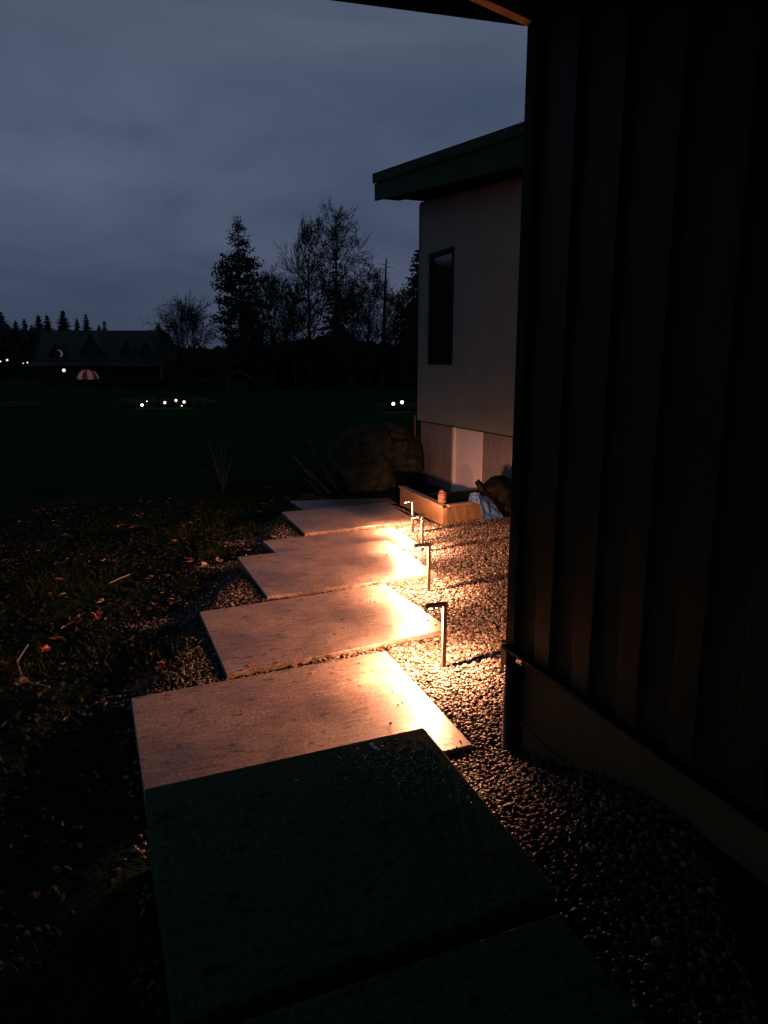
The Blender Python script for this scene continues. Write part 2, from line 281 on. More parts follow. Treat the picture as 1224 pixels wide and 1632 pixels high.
# ---------------------------------------------------------------- path lights
MLAMP = mat('bronze_powder_coat', (.07,.05,.038), (.095,.07,.05), rough=.5, spec=.3, bump=.1, bscale=300, bd=.001)
MLENS = mat('warm_led_lens', (.9,.8,.6), emit=(1,.62,.32), es=60, rough=.3)
WARM = (1, .375, .185)
def lamp_light():
    li = bpy.data.lights.new('path_light_led', 'POINT'); li.energy = 40; li.color = WARM; li.shadow_soft_size = .006; li.use_nodes = True
    t = li.node_tree; n = t.nodes.new; l = t.links.new; em = t.nodes['Emission']
    g = n('ShaderNodeTexCoord'); s = n('ShaderNodeSeparateXYZ'); l(g.outputs['Normal'], s.inputs[0])
    # luminaire distribution: wide bat-wing throw plus a strong core straight down; little above the horizontal
    dn = n('ShaderNodeMath'); dn.operation = 'MULTIPLY'; l(s.outputs[2], dn.inputs[0]); dn.inputs[1].default_value = -1
    mxm = n('ShaderNodeMath'); mxm.operation = 'MAXIMUM'; l(dn.outputs[0], mxm.inputs[0]); mxm.inputs[1].default_value = .22
    dv = n('ShaderNodeMath'); dv.operation = 'DIVIDE'; dv.inputs[0].default_value = 1.0; l(mxm.outputs[0], dv.inputs[1])
    up = n('ShaderNodeMapRange'); up.inputs[1].default_value = -.30; up.inputs[2].default_value = .12; up.inputs[3].default_value = 0; up.inputs[4].default_value = 1; l(dn.outputs[0], up.inputs[0])
    cu = n('ShaderNodeMath'); cu.operation = 'MULTIPLY'; l(dv.outputs[0], cu.inputs[0]); l(up.outputs[0], cu.inputs[1])
    core = n('ShaderNodeMapRange'); core.interpolation_type = 'SMOOTHSTEP'; core.inputs[1].default_value = .38; core.inputs[2].default_value = .85; core.inputs[3].default_value = 0; core.inputs[4].default_value = 12; l(dn.outputs[0], core.inputs[0])
    ad = n('ShaderNodeMath'); ad.operation = 'ADD'; l(cu.outputs[0], ad.inputs[0]); l(core.outputs[0], ad.inputs[1])
    ab = n('ShaderNodeMath'); ab.operation = 'ABSOLUTE'; l(s.outputs[1], ab.inputs[0])
    lip = n('ShaderNodeMapRange'); lip.interpolation_type = 'SMOOTHSTEP'; lip.inputs[1].default_value = .92; lip.inputs[2].default_value = .985; lip.inputs[3].default_value = 1; lip.inputs[4].default_value = .05; l(ab.outputs[0], lip.inputs[0])
    fin = n('ShaderNodeMath'); fin.operation = 'MULTIPLY'; l(ad.outputs[0], fin.inputs[0]); l(lip.outputs[0], fin.inputs[1]); l(fin.outputs[0], em.inputs['Strength'])
    return li
LI = lamp_light()
def make_path_light(loc, h, label):
    t = empty('path_light', loc, label, 'path light', 'bent bar path lights along the slabs')
    x, y, z = loc
    MB().box(x-.014, x+.014, y-.010, y+.010, z-.06, z+h-.026).build('post', MLAMP, t, bevel=.002)
    MB().box(x-.132, x+.016, y-.016, y+.016, z+h-.025, z+h).build('arm', MLAMP, t, bevel=.002)
    MB().tube([(x-.10, y, z+h-.024), (x-.10, y, z+h-.031)], .012, 14).build('lens', MLENS, t)
    MB().tube([(x-.06, y, z+h-.024), (x-.06, y, z+h-.029)], .009, 14).build('lens', MLENS, t)
    lo = bpy.data.objects.new('led', LI); COL.objects.link(lo); lo.location = (x-.10, y, z+h-.040); lo.parent = t; lo.matrix_parent_inverse = t.matrix_basis.inverted()
for loc, h, lab in (((1.975,3.928,-.02), .436, 'nearest and largest bent bar path light standing in the gravel'),
                    ((2.563,5.412,-.03), .433, 'second nearest path light, halfway up the lit slabs'),
                    ((3.123,6.764,-.07), .418, 'third path light, seen in front of the farthest one'),
                    ((3.56,8.0,-.14), .40, 'farthest path light, just left of the wooden planter')):
    make_path_light(loc, h, lab); bpy.context.view_layer.update()

# ---------------------------------------------------------------- near house wing (right)
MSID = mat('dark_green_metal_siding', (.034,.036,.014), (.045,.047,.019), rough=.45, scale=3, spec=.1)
MTRIM = mat('dark_trim', (.004,.007,.004), (.007,.011,.007), rough=.6, spec=.08)
MFND = mat('brown_foundation_render', (.10,.078,.036), (.14,.11,.05), spec=.1, rough=.85, scale=4, bump=.4, bscale=60, bd=.003)
MBEAM = mat('pale_fir_beam', (.72,.44,.27), (.82,.54,.34), rough=.6, scale=5, stretch=(1, 12, 12))
MSOF = mat('black_soffit', (.004,.005,.004), rough=.9, spec=.0)
MPIPE = mat('black_corrugated_plastic', (.02,.02,.02), rough=.35)
MDS = mat('brown_downspout', (.05,.034,.024), (.06,.042,.03), rough=.5)
hs = empty('house', (5, 0, .2), 'near house wall with dark green vertical battens filling the right side', 'house')
XW, YC = 1.82, 2.93
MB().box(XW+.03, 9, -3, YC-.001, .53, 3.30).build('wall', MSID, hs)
yb = 2.567
MB().box(XW-.004, XW+.03, YC-.075, YC+.004, .535, 3.30).build('corner_trim', mat('dark_corner_trim', (.012,.018,.007), rough=.6, spec=.05), hs, bevel=.003)
while yb > -2.5:
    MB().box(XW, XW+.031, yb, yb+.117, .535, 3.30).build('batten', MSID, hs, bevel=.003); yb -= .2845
MB().box(XW-.028, XW+.06, -3, YC+.003, .515, .531).build('ledge_flashing', MTRIM, hs)
MB().box(XW+.055, 8.9, -3, YC-.06, .13, .514).build('foundation', MFND, hs)
MB().box(XW+.045, 8.9, -3, YC-.05, -.3, .125).build('footing', MFND, hs)
ds = MB().box(XW+.052, XW+.11, YC+.006, YC+.066, .535, 3.2).box(XW+.006, XW+.066, YC+.006, YC+.062, .36, .53).build('downspout', MDS, hs, bevel=.004)
pb = MB(); zz = -.06; ps, rs = [], []
while zz < .44:
    ps += [(XW+.012, 2.875, zz), (XW+.012, 2.875, zz+.009)]; rs += [.047, .040]; zz += .018
pb.tube(ps, rs, 20).build('drain_pipe', MPIPE, hs)
# roof edge above: dark overhang partly seen from below and a pale outlooker at the corner
rb = MB()
rb.prism([(-3.6, 3.40, 3.235), (9, 3.40, 3.86), (9, 3.40, 4.06), (-3.6, 3.40, 3.435)], (0, -.05, 0)).build('roof_fascia', MSOF, hs)
MB().prism([(-3.6, 3.348, 3.27), (9, 3.348, 3.90), (9, 3.348, 4.0), (-3.6, 3.348, 3.37)], (0, -9, 0)).build('roof', MSOF, hs)  # unseen left stretch added to block sky over near slabs and wall
MB().prism([(1.20, 2.95, 3.425), (XW+.006, 2.95, 3.302), (XW+.006, 2.95, 3.345), (1.20, 2.95, 3.468)], (0, -.05, 0)).build('outlooker', MBEAM, hs, bevel=.002)
MB().prism([(1.9, 2.9, 3.3), (9, 2.9, 3.3), (9, 2.9, 3.86), (1.9, 2.9, 3.535)], (0, -5.8, 0)).build('gable_wall', MSOF, hs)

# ---------------------------------------------------------------- rear wing with pale siding
MWS = mat('grey_fibre_cement_siding', (.19,.215,.19), (.225,.25,.22), spec=.1, rough=.8, scale=2.5, bump=.15, bscale=40, bd=.002)
MCP = mat('streaked_concrete_panel', (.13,.125,.118), (.27,.25,.24), rough=.8, scale=5, stretch=(1, 6, .6), bump=.3, bscale=40, bd=.004)
MWD = mat('off_white_painted_panel', (.74,.70,.69), (.80,.76,.75), rough=.55, scale=3)
MFA = mat('dark_green_fascia', (.008,.034,.017), (.013,.044,.023), rough=.6, scale=3, spec=.06)
MGL = mat('dark_window_glass', (.01,.014,.012), rough=.06, spec=.8)
rw = empty('house_wing', (8, 9, -.3), 'taller rear house wing with pale grey siding and a sloping green fascia', 'house')
XF, YF = 5.7, 12.6
def wtop(y): return 4.74 - .093*(YF-y)
wy0, wy1, wz0, wz1 = 11.215, 12.17, 1.89, 3.80   # narrow window
b = MB()
for (ya, yb2, f0, f1) in ((3.4, wy0, .85, None), (wy1, YF, .85, None), (wy0, wy1, .85, wz0), (wy0, wy1, wz1, None)):
    b.prism([(XF, ya, f0), (XF, yb2, f0), (XF, yb2, f1 or wtop(yb2)), (XF, ya, f1 or wtop(ya))], (.12, 0, 0))
b.v = [(x, y, z) if not (abs(z-.85) < 1e-6 and abs(y-wy0) < 1e-9 and False) else (x, y, z) for x, y, z in b.v]
MBs = MB()
MBs.prism([(XF, 3.4, .85), (XF, wy0, .85), (XF, wy0, wtop(wy0)), (XF, 3.4, wtop(3.4))], (.12, 0, 0))
MBs.prism([(XF, wy1, .85), (XF, YF, .85), (XF, YF, wtop(YF)), (XF, wy1, wtop(wy1))], (.12, 0, 0))
MBs.prism([(XF, wy0, .85), (XF, wy1, .85), (XF, wy1, wz0), (XF, wy0, wz0)], (.12, 0, 0))
MBs.prism([(XF, wy0, wz1), (XF, wy1, wz1), (XF, wy1, wtop(wy1)), (XF, wy0, wtop(wy0))], (.12, 0, 0))
MBs.prism([(XF+.12, YF-.12, .85), (12, YF-.12, .85), (12, YF-.12, 4.7), (XF+.12, YF-.12, 4.7)], (0, .12, 0))
MBs.build('wall', MWS, rw)
MB().box(XF-.012, XF, YF-.03, YF+.012, .86, 4.70).build('corner_trim', MWS, rw)
wn = MB()
for a in ((wy0, wy0+.06, wz0, wz1), (wy1-.06, wy1, wz0, wz1), (wy0+.06, wy1-.06, wz0, wz0+.06), (wy0+.06, wy1-.06, wz1-.07, wz1)): wn.box(XF-.015, XF+.06, *a)
wo = wn.build('window_frame', MTRIM, rw)
MB().box(XF+.03, XF+.04, wy0+.05, wy1-.05, wz0+.05, wz1-.06).build('pane', MGL, wo)
MB().box(XF+.05, XF+.3, 11.17, YF-.02, -.5, .835).build('foundation', MCP, rw)
MB().box(XF+.05, XF+.3, 3.4, 10.18, -.5, .835).build('foundation', MCP, rw)
MB().box(XF+.0, XF+.05, 11.10, 11.165, -.4, .835).build('door_trim', MWD, rw)
MB().box(XF+.035, XF+.075, 10.185, 11.095, -.4, .835).build('crawlspace_door', MWD, rw)
MB().box(XF-.02, XF+.1, 3.4, YF+.02, .838, .849).build('flashing', MTRIM, rw)
fz = lambda y, a, c: a + (c)*(y-13.32)
def strip(x0, x1, zt0, zb0, zt1, zb1, name, m):   # a raking board between y=13.32 and y=5
    y1, y0 = 13.32, 4.0; k = (y0-8.26)/(13.32-8.26)
    ztn = zt1+(zt0-zt1)*k; zbn = zb1+(zb0-zb1)*k
    return MB().prism([(x0, y0, zbn), (x0, y1, zb0), (x0, y1, zt0), (x0, y0, ztn)] if False else [(x0, y0, zb1+(zb1-zb0)*(8.26-y0)/5.06), (x0, y1, zb0), (x0, y1, zt0), (x0, y0, zt1+(zt1-zt0)*(8.26-y0)/5.06)], (x1-x0, 0, 0)).build(name, m, rw)
strip(5.06, 5.10, 5.327, 5.16, 4.773, 4.64, 'roof_edge_cap', MFA)
strip(5.10, 5.14, 5.155, 4.862, 4.635, 4.29, 'fascia', MFA)
strip(5.142, 5.6, 5.30, 4.90, 4.75, 4.36, 'soffit', MSOF)
strip(5.602, 12, 5.32, 4.93, 4.77, 4.39, 'roof', MSOF)
MB().tube([(XF+.02, YF+.10, .98), (XF-.02, YF+.10, .93), (XF-.02, YF+.10, .55), (XF+.05, YF+.08, .45)], .022, 8).build('vent_pipe', MDS, rw)

# ---------------------------------------------------------------- planter, log, tarps
MW = mat('weathered_planter_wood', (.09,.055,.028), (.24,.155,.085), rough=.6, scale=6, stretch=(6, 6, .8), bump=.5, bscale=20, bd=.004)
MRIM = mat('planter_rim_wood', (.16,.12,.09), (.26,.20,.15), rough=.4, scale=8)
pl = empty('wooden_planter', (4.3, 8.9, -.15), 'low golden wooden planter bed against the rear wing at the path end', 'planter')
MB().prism([(4.063, 8.18, -.3), (4.159, 9.83, -.5), (4.159, 9.83, .085), (4.063, 8.18, .085)], (.07, 0, 0)).build('side_board', MW, pl, bevel=.004)
MB().prism([(4.135, 8.183, -.25), (5.3, 8.40, -.25), (5.3, 8.40, .085), (4.135, 8.183, .085)], (0, .07, 0)).build('front_board', MW, pl, bevel=.004)
MB().prism([(4.235, 9.76, -.5), (5.69, 9.95, -.5), (5.69, 9.95, -.05), (4.235, 9.76, -.05)], (0, .07, 0)).build('back_board', MW, pl, bevel=.004)
MB().prism([(4.045, 8.165, .088), (4.141, 9.85, .088), (4.241, 9.85, .088), (4.150, 8.29, .088)], (0, 0, .02)).build('rim', MRIM, pl, bevel=.003)
MB().prism([(4.152, 8.18, .088), (5.3, 8.385, .088), (5.3, 8.49, .088), (4.152, 8.285, .088)], (0, 0, .02)).build('rim', MRIM, pl, bevel=.003)
MB().prism([(4.14, 8.26, -.1), (5.3, 8.48, -.1), (5.68, 9.9, -.1), (4.24, 9.7, -.1)], (0, 0, .06)).build('soil', MC, pl)
MLOG = mat('mottled_bark', (.02,.014,.01), (.18,.11,.065), rough=.8, scale=42, detail=2, bump=1, bscale=50, bd=.01)
lg = empty('log_stump', (4.17, 8.42, .11), 'short mottled log standing upright on the planter rim', 'log')
lb = MB(); lp = []; lr = []
for i in range(9): lp.append((4.17+.002*math.sin(i*2), 8.42, .109+i*.0165)); lr.append(.056+.004*math.sin(i*1.7))
lb.tube(lp, lr, 18).build('bark', MLOG, lg, smooth=False)
MB().tube([(4.17, 8.42, .242), (4.17, 8.42, .262), (4.175, 8.42, .278)], [.046, .036, .012], 14).build('cut_top', mat('orange_cut_wood', (.12,.05,.025), (.16,.07,.035), rough=.7), lg)

MTARP = mat('blue_tarp', (.025,.065,.18), (.05,.11,.26), rough=.6, spec=.15, scale=10, bump=.6, bscale=25, bd=.01)
MBAG = mat('black_plastic_sheet', (.0025,.003,.0025), rough=.6, spec=.08, bump=.6, scale=4, bscale=14, bd=.02)
def blob(c, rad, rot, amp, seed, n=4, freq=2.2, ridge=False):
    bm = bmesh.new(); bmesh.ops.create_icosphere(bm, subdivisions=n, radius=1); Mx = Matrix.Rotation(rot[2], 3, 'Z') @ Matrix.Rotation(rot[1], 3, 'Y') @ Matrix.Rotation(rot[0], 3, 'X')
    vs = []
    for v in bm.verts:
        p = v.co.copy(); q = p*freq+Vector((seed, seed*1.7, 0)); k = noise.noise(q)*amp + noise.noise(q*2.7)*amp*.45 + noise.noise(q*6)*amp*.16
        if ridge: k = -abs(k)*1.6 + amp*.25
        vs.append(Vector(c)+Mx @ Vector((p.x*rad[0], p.y*rad[1], p.z*rad[2]))*(1+k))
    fs = [tuple(x.index for x in f.verts) for f in bm.faces]; bm.free(); return vs, fs
bb = MB(); bb.add(*blob((5.13, 8.50, .10), (.34, .25, .27), (0, .5, .2), .16, 3)); bb.add(*blob((5.25, 8.40, -.02), (.30, .22, .16), (0, .1, 0), .3, 9))
rp0, rp1 = Vector((4.735, 8.52, .335)), Vector((5.0, 8.30, -.07))
pts = [rp0.lerp(rp1, i/7)+Vector((.012*math.sin(i*2.1), 0, .012*math.cos(i*1.7))) for i in range(8)]
bb.tube(pts, [.035,.055,.06,.075,.08,.095,.10,.07], 12)
tag(bb.build('plastic_bundle', MBAG, smooth=True), 'crumpled black plastic bundle slumped beside the near wall corner', 'plastic bag')
def sheet(name, quad, m, amp, seed, label):
    n = 16; A, B, C_, D = [Vector(q) for q in quad]; nrm = (B-A).cross(D-A).normalized(); vs = []
    for j in range(n+1):
        for i in range(n+1):
            u, v = i/n, j/n; p = A.lerp(B, u).lerp(D.lerp(C_, u), v)
            vs.append(p+nrm*amp*(abs(noise.noise(Vector((u*3+seed, v*2.4, seed))))*2+.4*noise.noise(Vector((u*8, v*8, seed)))))
    fs = [(j*(n+1)+i, j*(n+1)+i+1, (j+1)*(n+1)+i+1, (j+1)*(n+1)+i) for j in range(n) for i in range(n)]
    o = MB().add(vs, fs).build(name, m, smooth=False); mo = o.modifiers.new('thickness', 'SOLIDIFY'); mo.thickness = .008; return o
t1 = sheet('tarp', [(4.63, 8.15, -.12), (4.93, 8.12, -.10), (4.80, 8.34, .16), (4.62, 8.28, .20)], MTARP, .018, 2.2, '')
tag(t1, 'folded blue tarp lying on the gravel against the black bundle', 'tarp')
o = sheet('tarp_corner', [(4.52, 8.34, .12), (4.64, 8.22, .08), (4.66, 8.30, .22), (4.58, 8.42, .20)], MTARP, .02, 5.2, ''); o.parent = t1; o.matrix_parent_inverse = t1.matrix_basis.inverted(); o.name = 'loose_corner'

# ---------------------------------------------------------------- garden debris
MROCK = mat('mossy_boulder', (.010,.019,.014), (.055,.066,.050), rough=.9, scale=4, spec=.1, bump=1, bscale=6, bd=.08)
def boulder(c, rad, rot, seed, label, group=None, n=4, m=MROCK, name='boulder'):
    vs, fs = blob((0, 0, 0), rad, rot, .42, seed, n, 1.25, ridge=True); o = MB().add(vs, fs).build(name, m, smooth=n > 3); o.location = c
    return tag(o, label, 'boulder', group)
boulder((4.85, 12.7, .05), (1.0, .75, .78), (0, 0, .3), 4.4, 'large mossy boulder behind the slabs, left of the rear wing', n=5)
MST = mat('pale_bare_twig', (.10,.095,.075), (.22,.20,.16), rough=.8)
def wig(p, q, n, amp, seed):
    p, q = Vector(p), Vector(q); return [p.lerp(q, i/n)+Vector((noise.noise(Vector((i*.6, seed, 0))), noise.noise(Vector((i*.6, seed, 5))), noise.noise(Vector((i*.6, seed, 9)))))*amp*math.sin(math.pi*min(1, i/n+.05)) for i in range(n+1)]
tb = MB(); tb.tube(wig((3.80, 12.1, -.38), (2.90, 11.7, .50), 12, .10, 1), [.016-.0010*i for i in range(13)], 6); tb.tube(wig((3.45, 11.95, -.1), (3.25, 11.8, .16), 8, .1, 2), .008, 5)
tb.tube(wig((3.9, 12.1, -.3), (3.35, 11.9, .62), 10, .10, 4), .007, 5); tb.tube(wig((3.6, 12.0, -.35), (3.2, 11.7, .02), 10, .12, 7), .006, 5)
tag(tb.build('fallen_branch', MST), 'bare pruned branch curving up beside the large boulder', 'branch')
MH = mat('red_rubber_hose', (.16,.025,.02), rough=.5)
hp = [Vector((3.05+.12*i+.03*math.sin(i*2), 11.6-.05*i+.12*math.sin(i*.9), -.33+.015*math.sin(i*1.3))) for i in range(12)]
hb = MB().tube(hp, .011, 6); hb.tube([p+Vector((.1-.02*i, .25*math.sin(i*.5+1), .01)) for i, p in enumerate(hp)], .011, 6)
tag(hb.build('garden_hose', MH), 'thin red garden hose looped on the soil behind the last slab', 'hose')
sp = empty('bare_sapling', (2.07, 13.2, -.35), 'small leafless sapling of thin upright stems in the dark bed', 'sapling')
sb_ = MB()
for i in range(9):
    a = i*.7; sb_.tube(wig((2.07, 13.2, -.38), (2.07+.24*math.cos(a), 13.2+.2*math.sin(a), .25+.65*random.random()), 7, .03, i), [.006-.0006*k for k in range(8)], 4)
sb_.build('stem', MST, sp)
for i, (x, y, s, lab) in enumerate(((1.6, 15.6, .16, 'small dark stone left of the bare sapling'), (1.95, 15.2, .2, 'flat dark stone just behind the bare sapling'), (2.86, 11.62, .10, 'small brown stone beside the farthest slab'))):
    boulder((x, y, float(ground_z(x, y))+s*.2), (s, s*.8, s*.55), (0, 0, i), 20+i, lab, 'small stones in the bed', 3, name='stone')
MLV = mat('pale_dry_leaf', (.36,.22,.13), (.55,.38,.24), rough=.6, scale=12); MLR = mat('red_dry_leaf', (.30,.07,.04), (.42,.13,.07), rough=.6, scale=12)
def bigleaf(c, s, a, m, label, curl=.5, seed=0):
    mb = MB(); r = random.Random(seed); vs = [(0, 0, 0)]; n = 11
    for k in range(n):
        t = 2*math.pi*k/n; q = (1.0 if k % 2 == 0 else .55)*(1+.3*math.cos(t)); vs.append((math.cos(t)*q*s, math.sin(t)*q*s*.75, curl*s*(.4+.6*r.random())*abs(math.sin(t+r.random()))))
    mb.add(vs, [(0, 1+k, 1+(k+1) % n) for k in range(n)]); o = mb.build('fallen_leaf', m); o.location = c; o.rotation_euler = (r.uniform(-.3, .3), r.uniform(-.3, .3), a)
    o.modifiers.new('thickness', 'SOLIDIFY').thickness = .0012
    return tag(o, label, 'leaf')
boz = lambda x, y: float(ground_z(x, y))
def gp(u, v, z):
    r = cray(u, v); t = (z-EYE)/r.z; return r.x*t, r.y*t
lv = [(345, 888, MLV, 'pale curled leaf at the left of the fourth lit slab corner', .05), (326, 905, MLV, 'pale leaf lower left of the fourth lit slab', .06), (302, 882, MLR, 'reddish leaf left of the middle slabs', .05),
      (163, 962, MLV, 'pale leaf alone in the dark bed, left of the lit slab beside the nearest light', .045), (154, 985, MLR, 'rusty leaf clump in the dark left bed', .06), (30, 1098, MLV, 'pale leaf near the left edge of the photo', .05),
      (72, 1040, MLR, 'rusty leaf by the curved twig near the left edge', .05), (95, 912, MLV, 'pale leaf high in the dark bed at the left', .045), (258, 1083, MLR, 'red leaf just above the big lit slab corner', .045), (400, 1068, MLR, 'red leaf in the gravel strip between the two nearest lit slabs', .03)]
for i, (u, v, m, lab, s) in enumerate(lv):
    zg = -.03 if i == 9 else -.13; x, y = gp(u, v, zg); zt = boz(x, y)+.03
    bigleaf((x, y, zt), s, i*1.3, m, lab, .8, i)
x, y = gp(498, 1074, 0); bigleaf((x, y, .006), .022, 1, MLV, 'tiny pale leaf on the lit slab below the dark step', .4, 30)
x, y = gp(724, 1003, -.02); bigleaf((x+.07, y-.02, .0), .02, 1, MLR, 'red leaf on the gravel right of the nearest path light', .5, 31)
x, y = gp(790, 1268, .25); bigleaf((x, y, boz(x, y)+.03), .022, 2, MLR, 'brown leaf on the dark gravel beside the drain pipe', .5, 32)
MSTK = mat('white_debris', (.6,.62,.56), rough=.25)
x, y = gp(597, 1190, .38); tag(MB().tube(wig((x-.008, y+.035, .376), (x+.012, y-.03, .376), 6, .006, 3), [.002,.004,.005,.0045,.005,.004,.002], 6).build('petal', MSTK), 'thin white sliver on the dark slab near its lit edge', 'debris')
x, y = gp(541, 1205, .38); tag(MB().tube([(x-.004, y+.008, .374), (x, y, .376), (x+.003, y-.009, .374)], [.001,.003,.0015], 6).build('petal', MSTK), 'tiny white fleck on the dark slab left of the sliver', 'debris')
tw = [((30, 1060), (45, 1035), (28, 1062), (35, 1085), (50, 1097), (80, 1103)), ((175, 935), (190, 928), (207, 921))]
for i, pth in enumerate(tw):
    p3 = [Vector((*gp(u, v, -.12), -.085)) for u, v in (pth[1:] if i == 0 else pth)]; fp_ = []
    for a, b_ in zip(p3, p3[1:]): fp_ += [a.lerp(b_, t/3) for t in range(3)]
    tag(MB().tube(fp_+[p3[-1]], .006, 6).build('twig', MST), ['curved pale twig lying near the left edge of the bed', 'short straight pale twig lying on the dark soil'][i], 'twig')
# water beads on the dark slab by its far right corner
n = 520; bx = rng.normal(0, .13, n); by = rng.normal(0, .13, n); px_, py_ = 1.03+bx, 2.36+by-.3*bx
k = (px_ < 1.18) & (py_ < 2.56) & (py_ > 1.6); P = np.stack([px_[k], py_[k], np.full(k.sum(), .3705)], 1); Vd, Fd = scatter(P, ico(1), .0075, .8, 0, 0)
MDR = mat('water', (.32,.31,.29), rough=.12, spec=1.0)  # pale base colour stands in for lamp glints on the drops
tag(npmesh('water_drops', Vd, Fd, MDR), kind='stuff')

# ---------------------------------------------------------------- trees
MBARK = mat('dark_bark', (.018,.026,.018), (.030,.038,.026), spec=.1, rough=.9, scale=6)
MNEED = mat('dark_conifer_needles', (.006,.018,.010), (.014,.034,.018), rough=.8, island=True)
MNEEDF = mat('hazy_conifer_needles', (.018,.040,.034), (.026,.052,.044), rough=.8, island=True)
def limb(mb, p, d, ln, r, dep, maxd, rnd, up=.15, spread=.75, tw=.012, kids=(3, 5), n=4):
    st = max(3, int(4-dep*.3)); pts = [p.copy()]; dd = d.normalized()
    for i in range(st):
        dd = (dd+Vector((rnd.gauss(0, .13), rnd.gauss(0, .13), rnd.gauss(0, .08)+up*.35))).normalized(); pts.append(pts[-1]+dd*ln/st)
    rr = [max(tw, r*(1-.55*i/st)) for i in range(st+1)]
    mb.tube(pts, rr, n if dep < 2 else 3, cap=False)
    if dep >= maxd: return
    for k in range(rnd.randint(*kids)):
        t = rnd.uniform(.25, 1); i = min(st-1, int(t*st)); q = pts[i].lerp(pts[i+1], t*st-i)
        a = rnd.uniform(0, 6.283); s = dd.orthogonal().normalized(); s.rotate(Matrix.Rotation(a, 3, dd)); nd = (dd*(1-spread*.45)+s*spread*rnd.uniform(.6, 1.15)).normalized()
        limb(mb, q, nd, ln*rnd.uniform(.5, .72), r*.5, dep+1, maxd, rnd, up, spread, tw, kids, n)
    limb(mb, pts[-1], dd, ln*.68, r*.5, dep+1, maxd, rnd, up, spread, tw, kids, n)
def bare_tree(u, top, hw, depth, label, seed, maxd=5, up=.2, first=.28, name='bare_tree', lean=0, group='leafless trees across the lawn'):
    rnd = random.Random(seed); base = at(u, depth); h = hgt(top, depth); w = hw*depth/1174
    t = empty(name, base, label, 'tree', group); tr = MB(); cr_ = MB()
    N_ = 10; pts = [Vector((lean*h*(i/N_)**2*.1+rnd.gauss(0, .012*h)*(i > 0)*.5, rnd.gauss(0, .006*h), h*.9*i/N_)) for i in range(N_+1)]
    r0 = h*.017; tr.tube([base+p for p in pts], [max(.02, r0*(1-.9*i/N_)) for i in range(N_+1)], 7)
    nb = int(24+8*rnd.random())
    for k in range(nb):
        f = first+(1-first)*(k+.5)/nb; i = min(N_-1, int(f*N_)); q = base+pts[i].lerp(pts[i+1], f*N_-i); a = k*2.4+rnd.random()
        ln = w*1.5*(1-.55*((f-first)/(1-first))**2.2)*rnd.uniform(.75, 1.2)
        d = Vector((math.cos(a), math.sin(a)*.8, .75+.8*f)); limb(cr_, q, d, ln*.60, r0*.36*(1.15-f), 1, maxd-1, rnd, up, .8, .019, (3, 4))
    # fit to the wanted crown
    tr.build('trunk', MBARK, t); cr_.build('crown', MBARK, t); return t
def conifer(u, top, hw, depth, label, seed, m=MNEED, dens=1., name='conifer', group='conifers across the lawn', z=-.6, bare=.06, pine=False, fat=1.):
    rnd = np.random.default_rng(seed); base = at(u, depth, z); h = hgt(top, depth, z); w = hw*depth/1174
    t = empty(name, base, label, 'tree', group)
    MB().tube([base, base+Vector((0, 0, h*.5)), base+Vector((0, 0, h*.99))], [h*.016, h*.009, .02], 7).build('trunk', MBARK, t)
    C, S = [], []
    nl = int((46 if not pine else 42)*dens)
    for k in range(nl):
        f = bare+(1-bare)*(k+rnd.uniform(0, 1))/nl
        prof = ((1-f)**.8 + .03) if not pine else (min(1, (1-f)*2.5)**.8*(.86+.14*math.sin(f*23+seed)))
        nb = rnd.integers(6, 9) if not pine else rnd.integers(4, 7)
        for j in range(nb):
            a = rnd.uniform(0, 6.283); L_ = w*prof*rnd.uniform(.65, 1.12); dz = (-.32 if not pine else .12)*L_; ns = max(3, int(L_/w*(16 if not pine else 11)))
            for q in range(ns):
                s = (q+rnd.uniform(.2, 1))/ns
                if pine and s < .3: continue
                c = np.array([math.cos(a)*L_*s, math.sin(a)*L_*s, f*h+dz*s+(.12*L_*s*s if not pine else .1*L_*s*s)])
                cn = 3 if not pine else 9
                for _ in range(cn):
                    C.append(c+rnd.normal(0, ((.045 if h > 14 else .075)*(.3+prof) if not pine else .07)*w, 3)*np.array([1, 1, .8 if pine else .55])); S.append((.085 if not pine else .085)*w*fat*(.3+.7*min(1, prof*1.3))*rnd.uniform(.6, 1.3)*(1-.3*s)+.01*w)
    C = np.array(C); S = np.array(S); nC = len(C)
    a = rnd.normal(0, 1, (nC, 3)); a /= np.linalg.norm(a, axis=1)[:, None]; b_ = rnd.normal(0, 1, (nC, 3)); b_ -= (a*b_).sum(1)[:, None]*a; b_ /= np.linalg.norm(b_, axis=1)[:, None]
    Vt = np.stack([C-a*S[:, None], C+b_*S[:, None]*.45, C+a*S[:, None], C-b_*S[:, None]*.45], 1).reshape(-1, 3)+np.array(base)
    npmesh('crown', Vt, np.arange(nC*4).reshape(-1, 4), m, t, smooth=False); return t
conifer(387, 362, 49, 75, 'tall dense pine standing alone left of the bare trees', 11, name='pine_tree', pine=True, bare=.08, dens=1.15, fat=.85)
bare_tree(494, 360, 42, 76, 'tall slender leafless tree, left of the two tallest bare ones', 21, up=.35)
bare_tree(538, 345, 45, 80, 'tallest leafless tree with a spreading drooping top', 22, up=.05, first=.35)
conifer(537, 402, 44, 77, 'dark conifer growing inside the tallest leafless tree', 12, bare=.02, dens=.8)
bare_tree(434, 448, 42, 73, 'low spreading leafless tree right beside the tall pine', 23, up=.3, first=.12)
bare_tree(470, 462, 36, 70, 'short twiggy leafless tree between pine and slender tree', 24, up=.35, first=.1)
bare_tree(588, 440, 44, 74, 'rounded leafless tree just left of the dead pole', 25, up=.1, first=.15)
bare_tree(560, 470, 34, 69, 'short leafless tree in front of the conifer', 28, up=.2, first=.1)
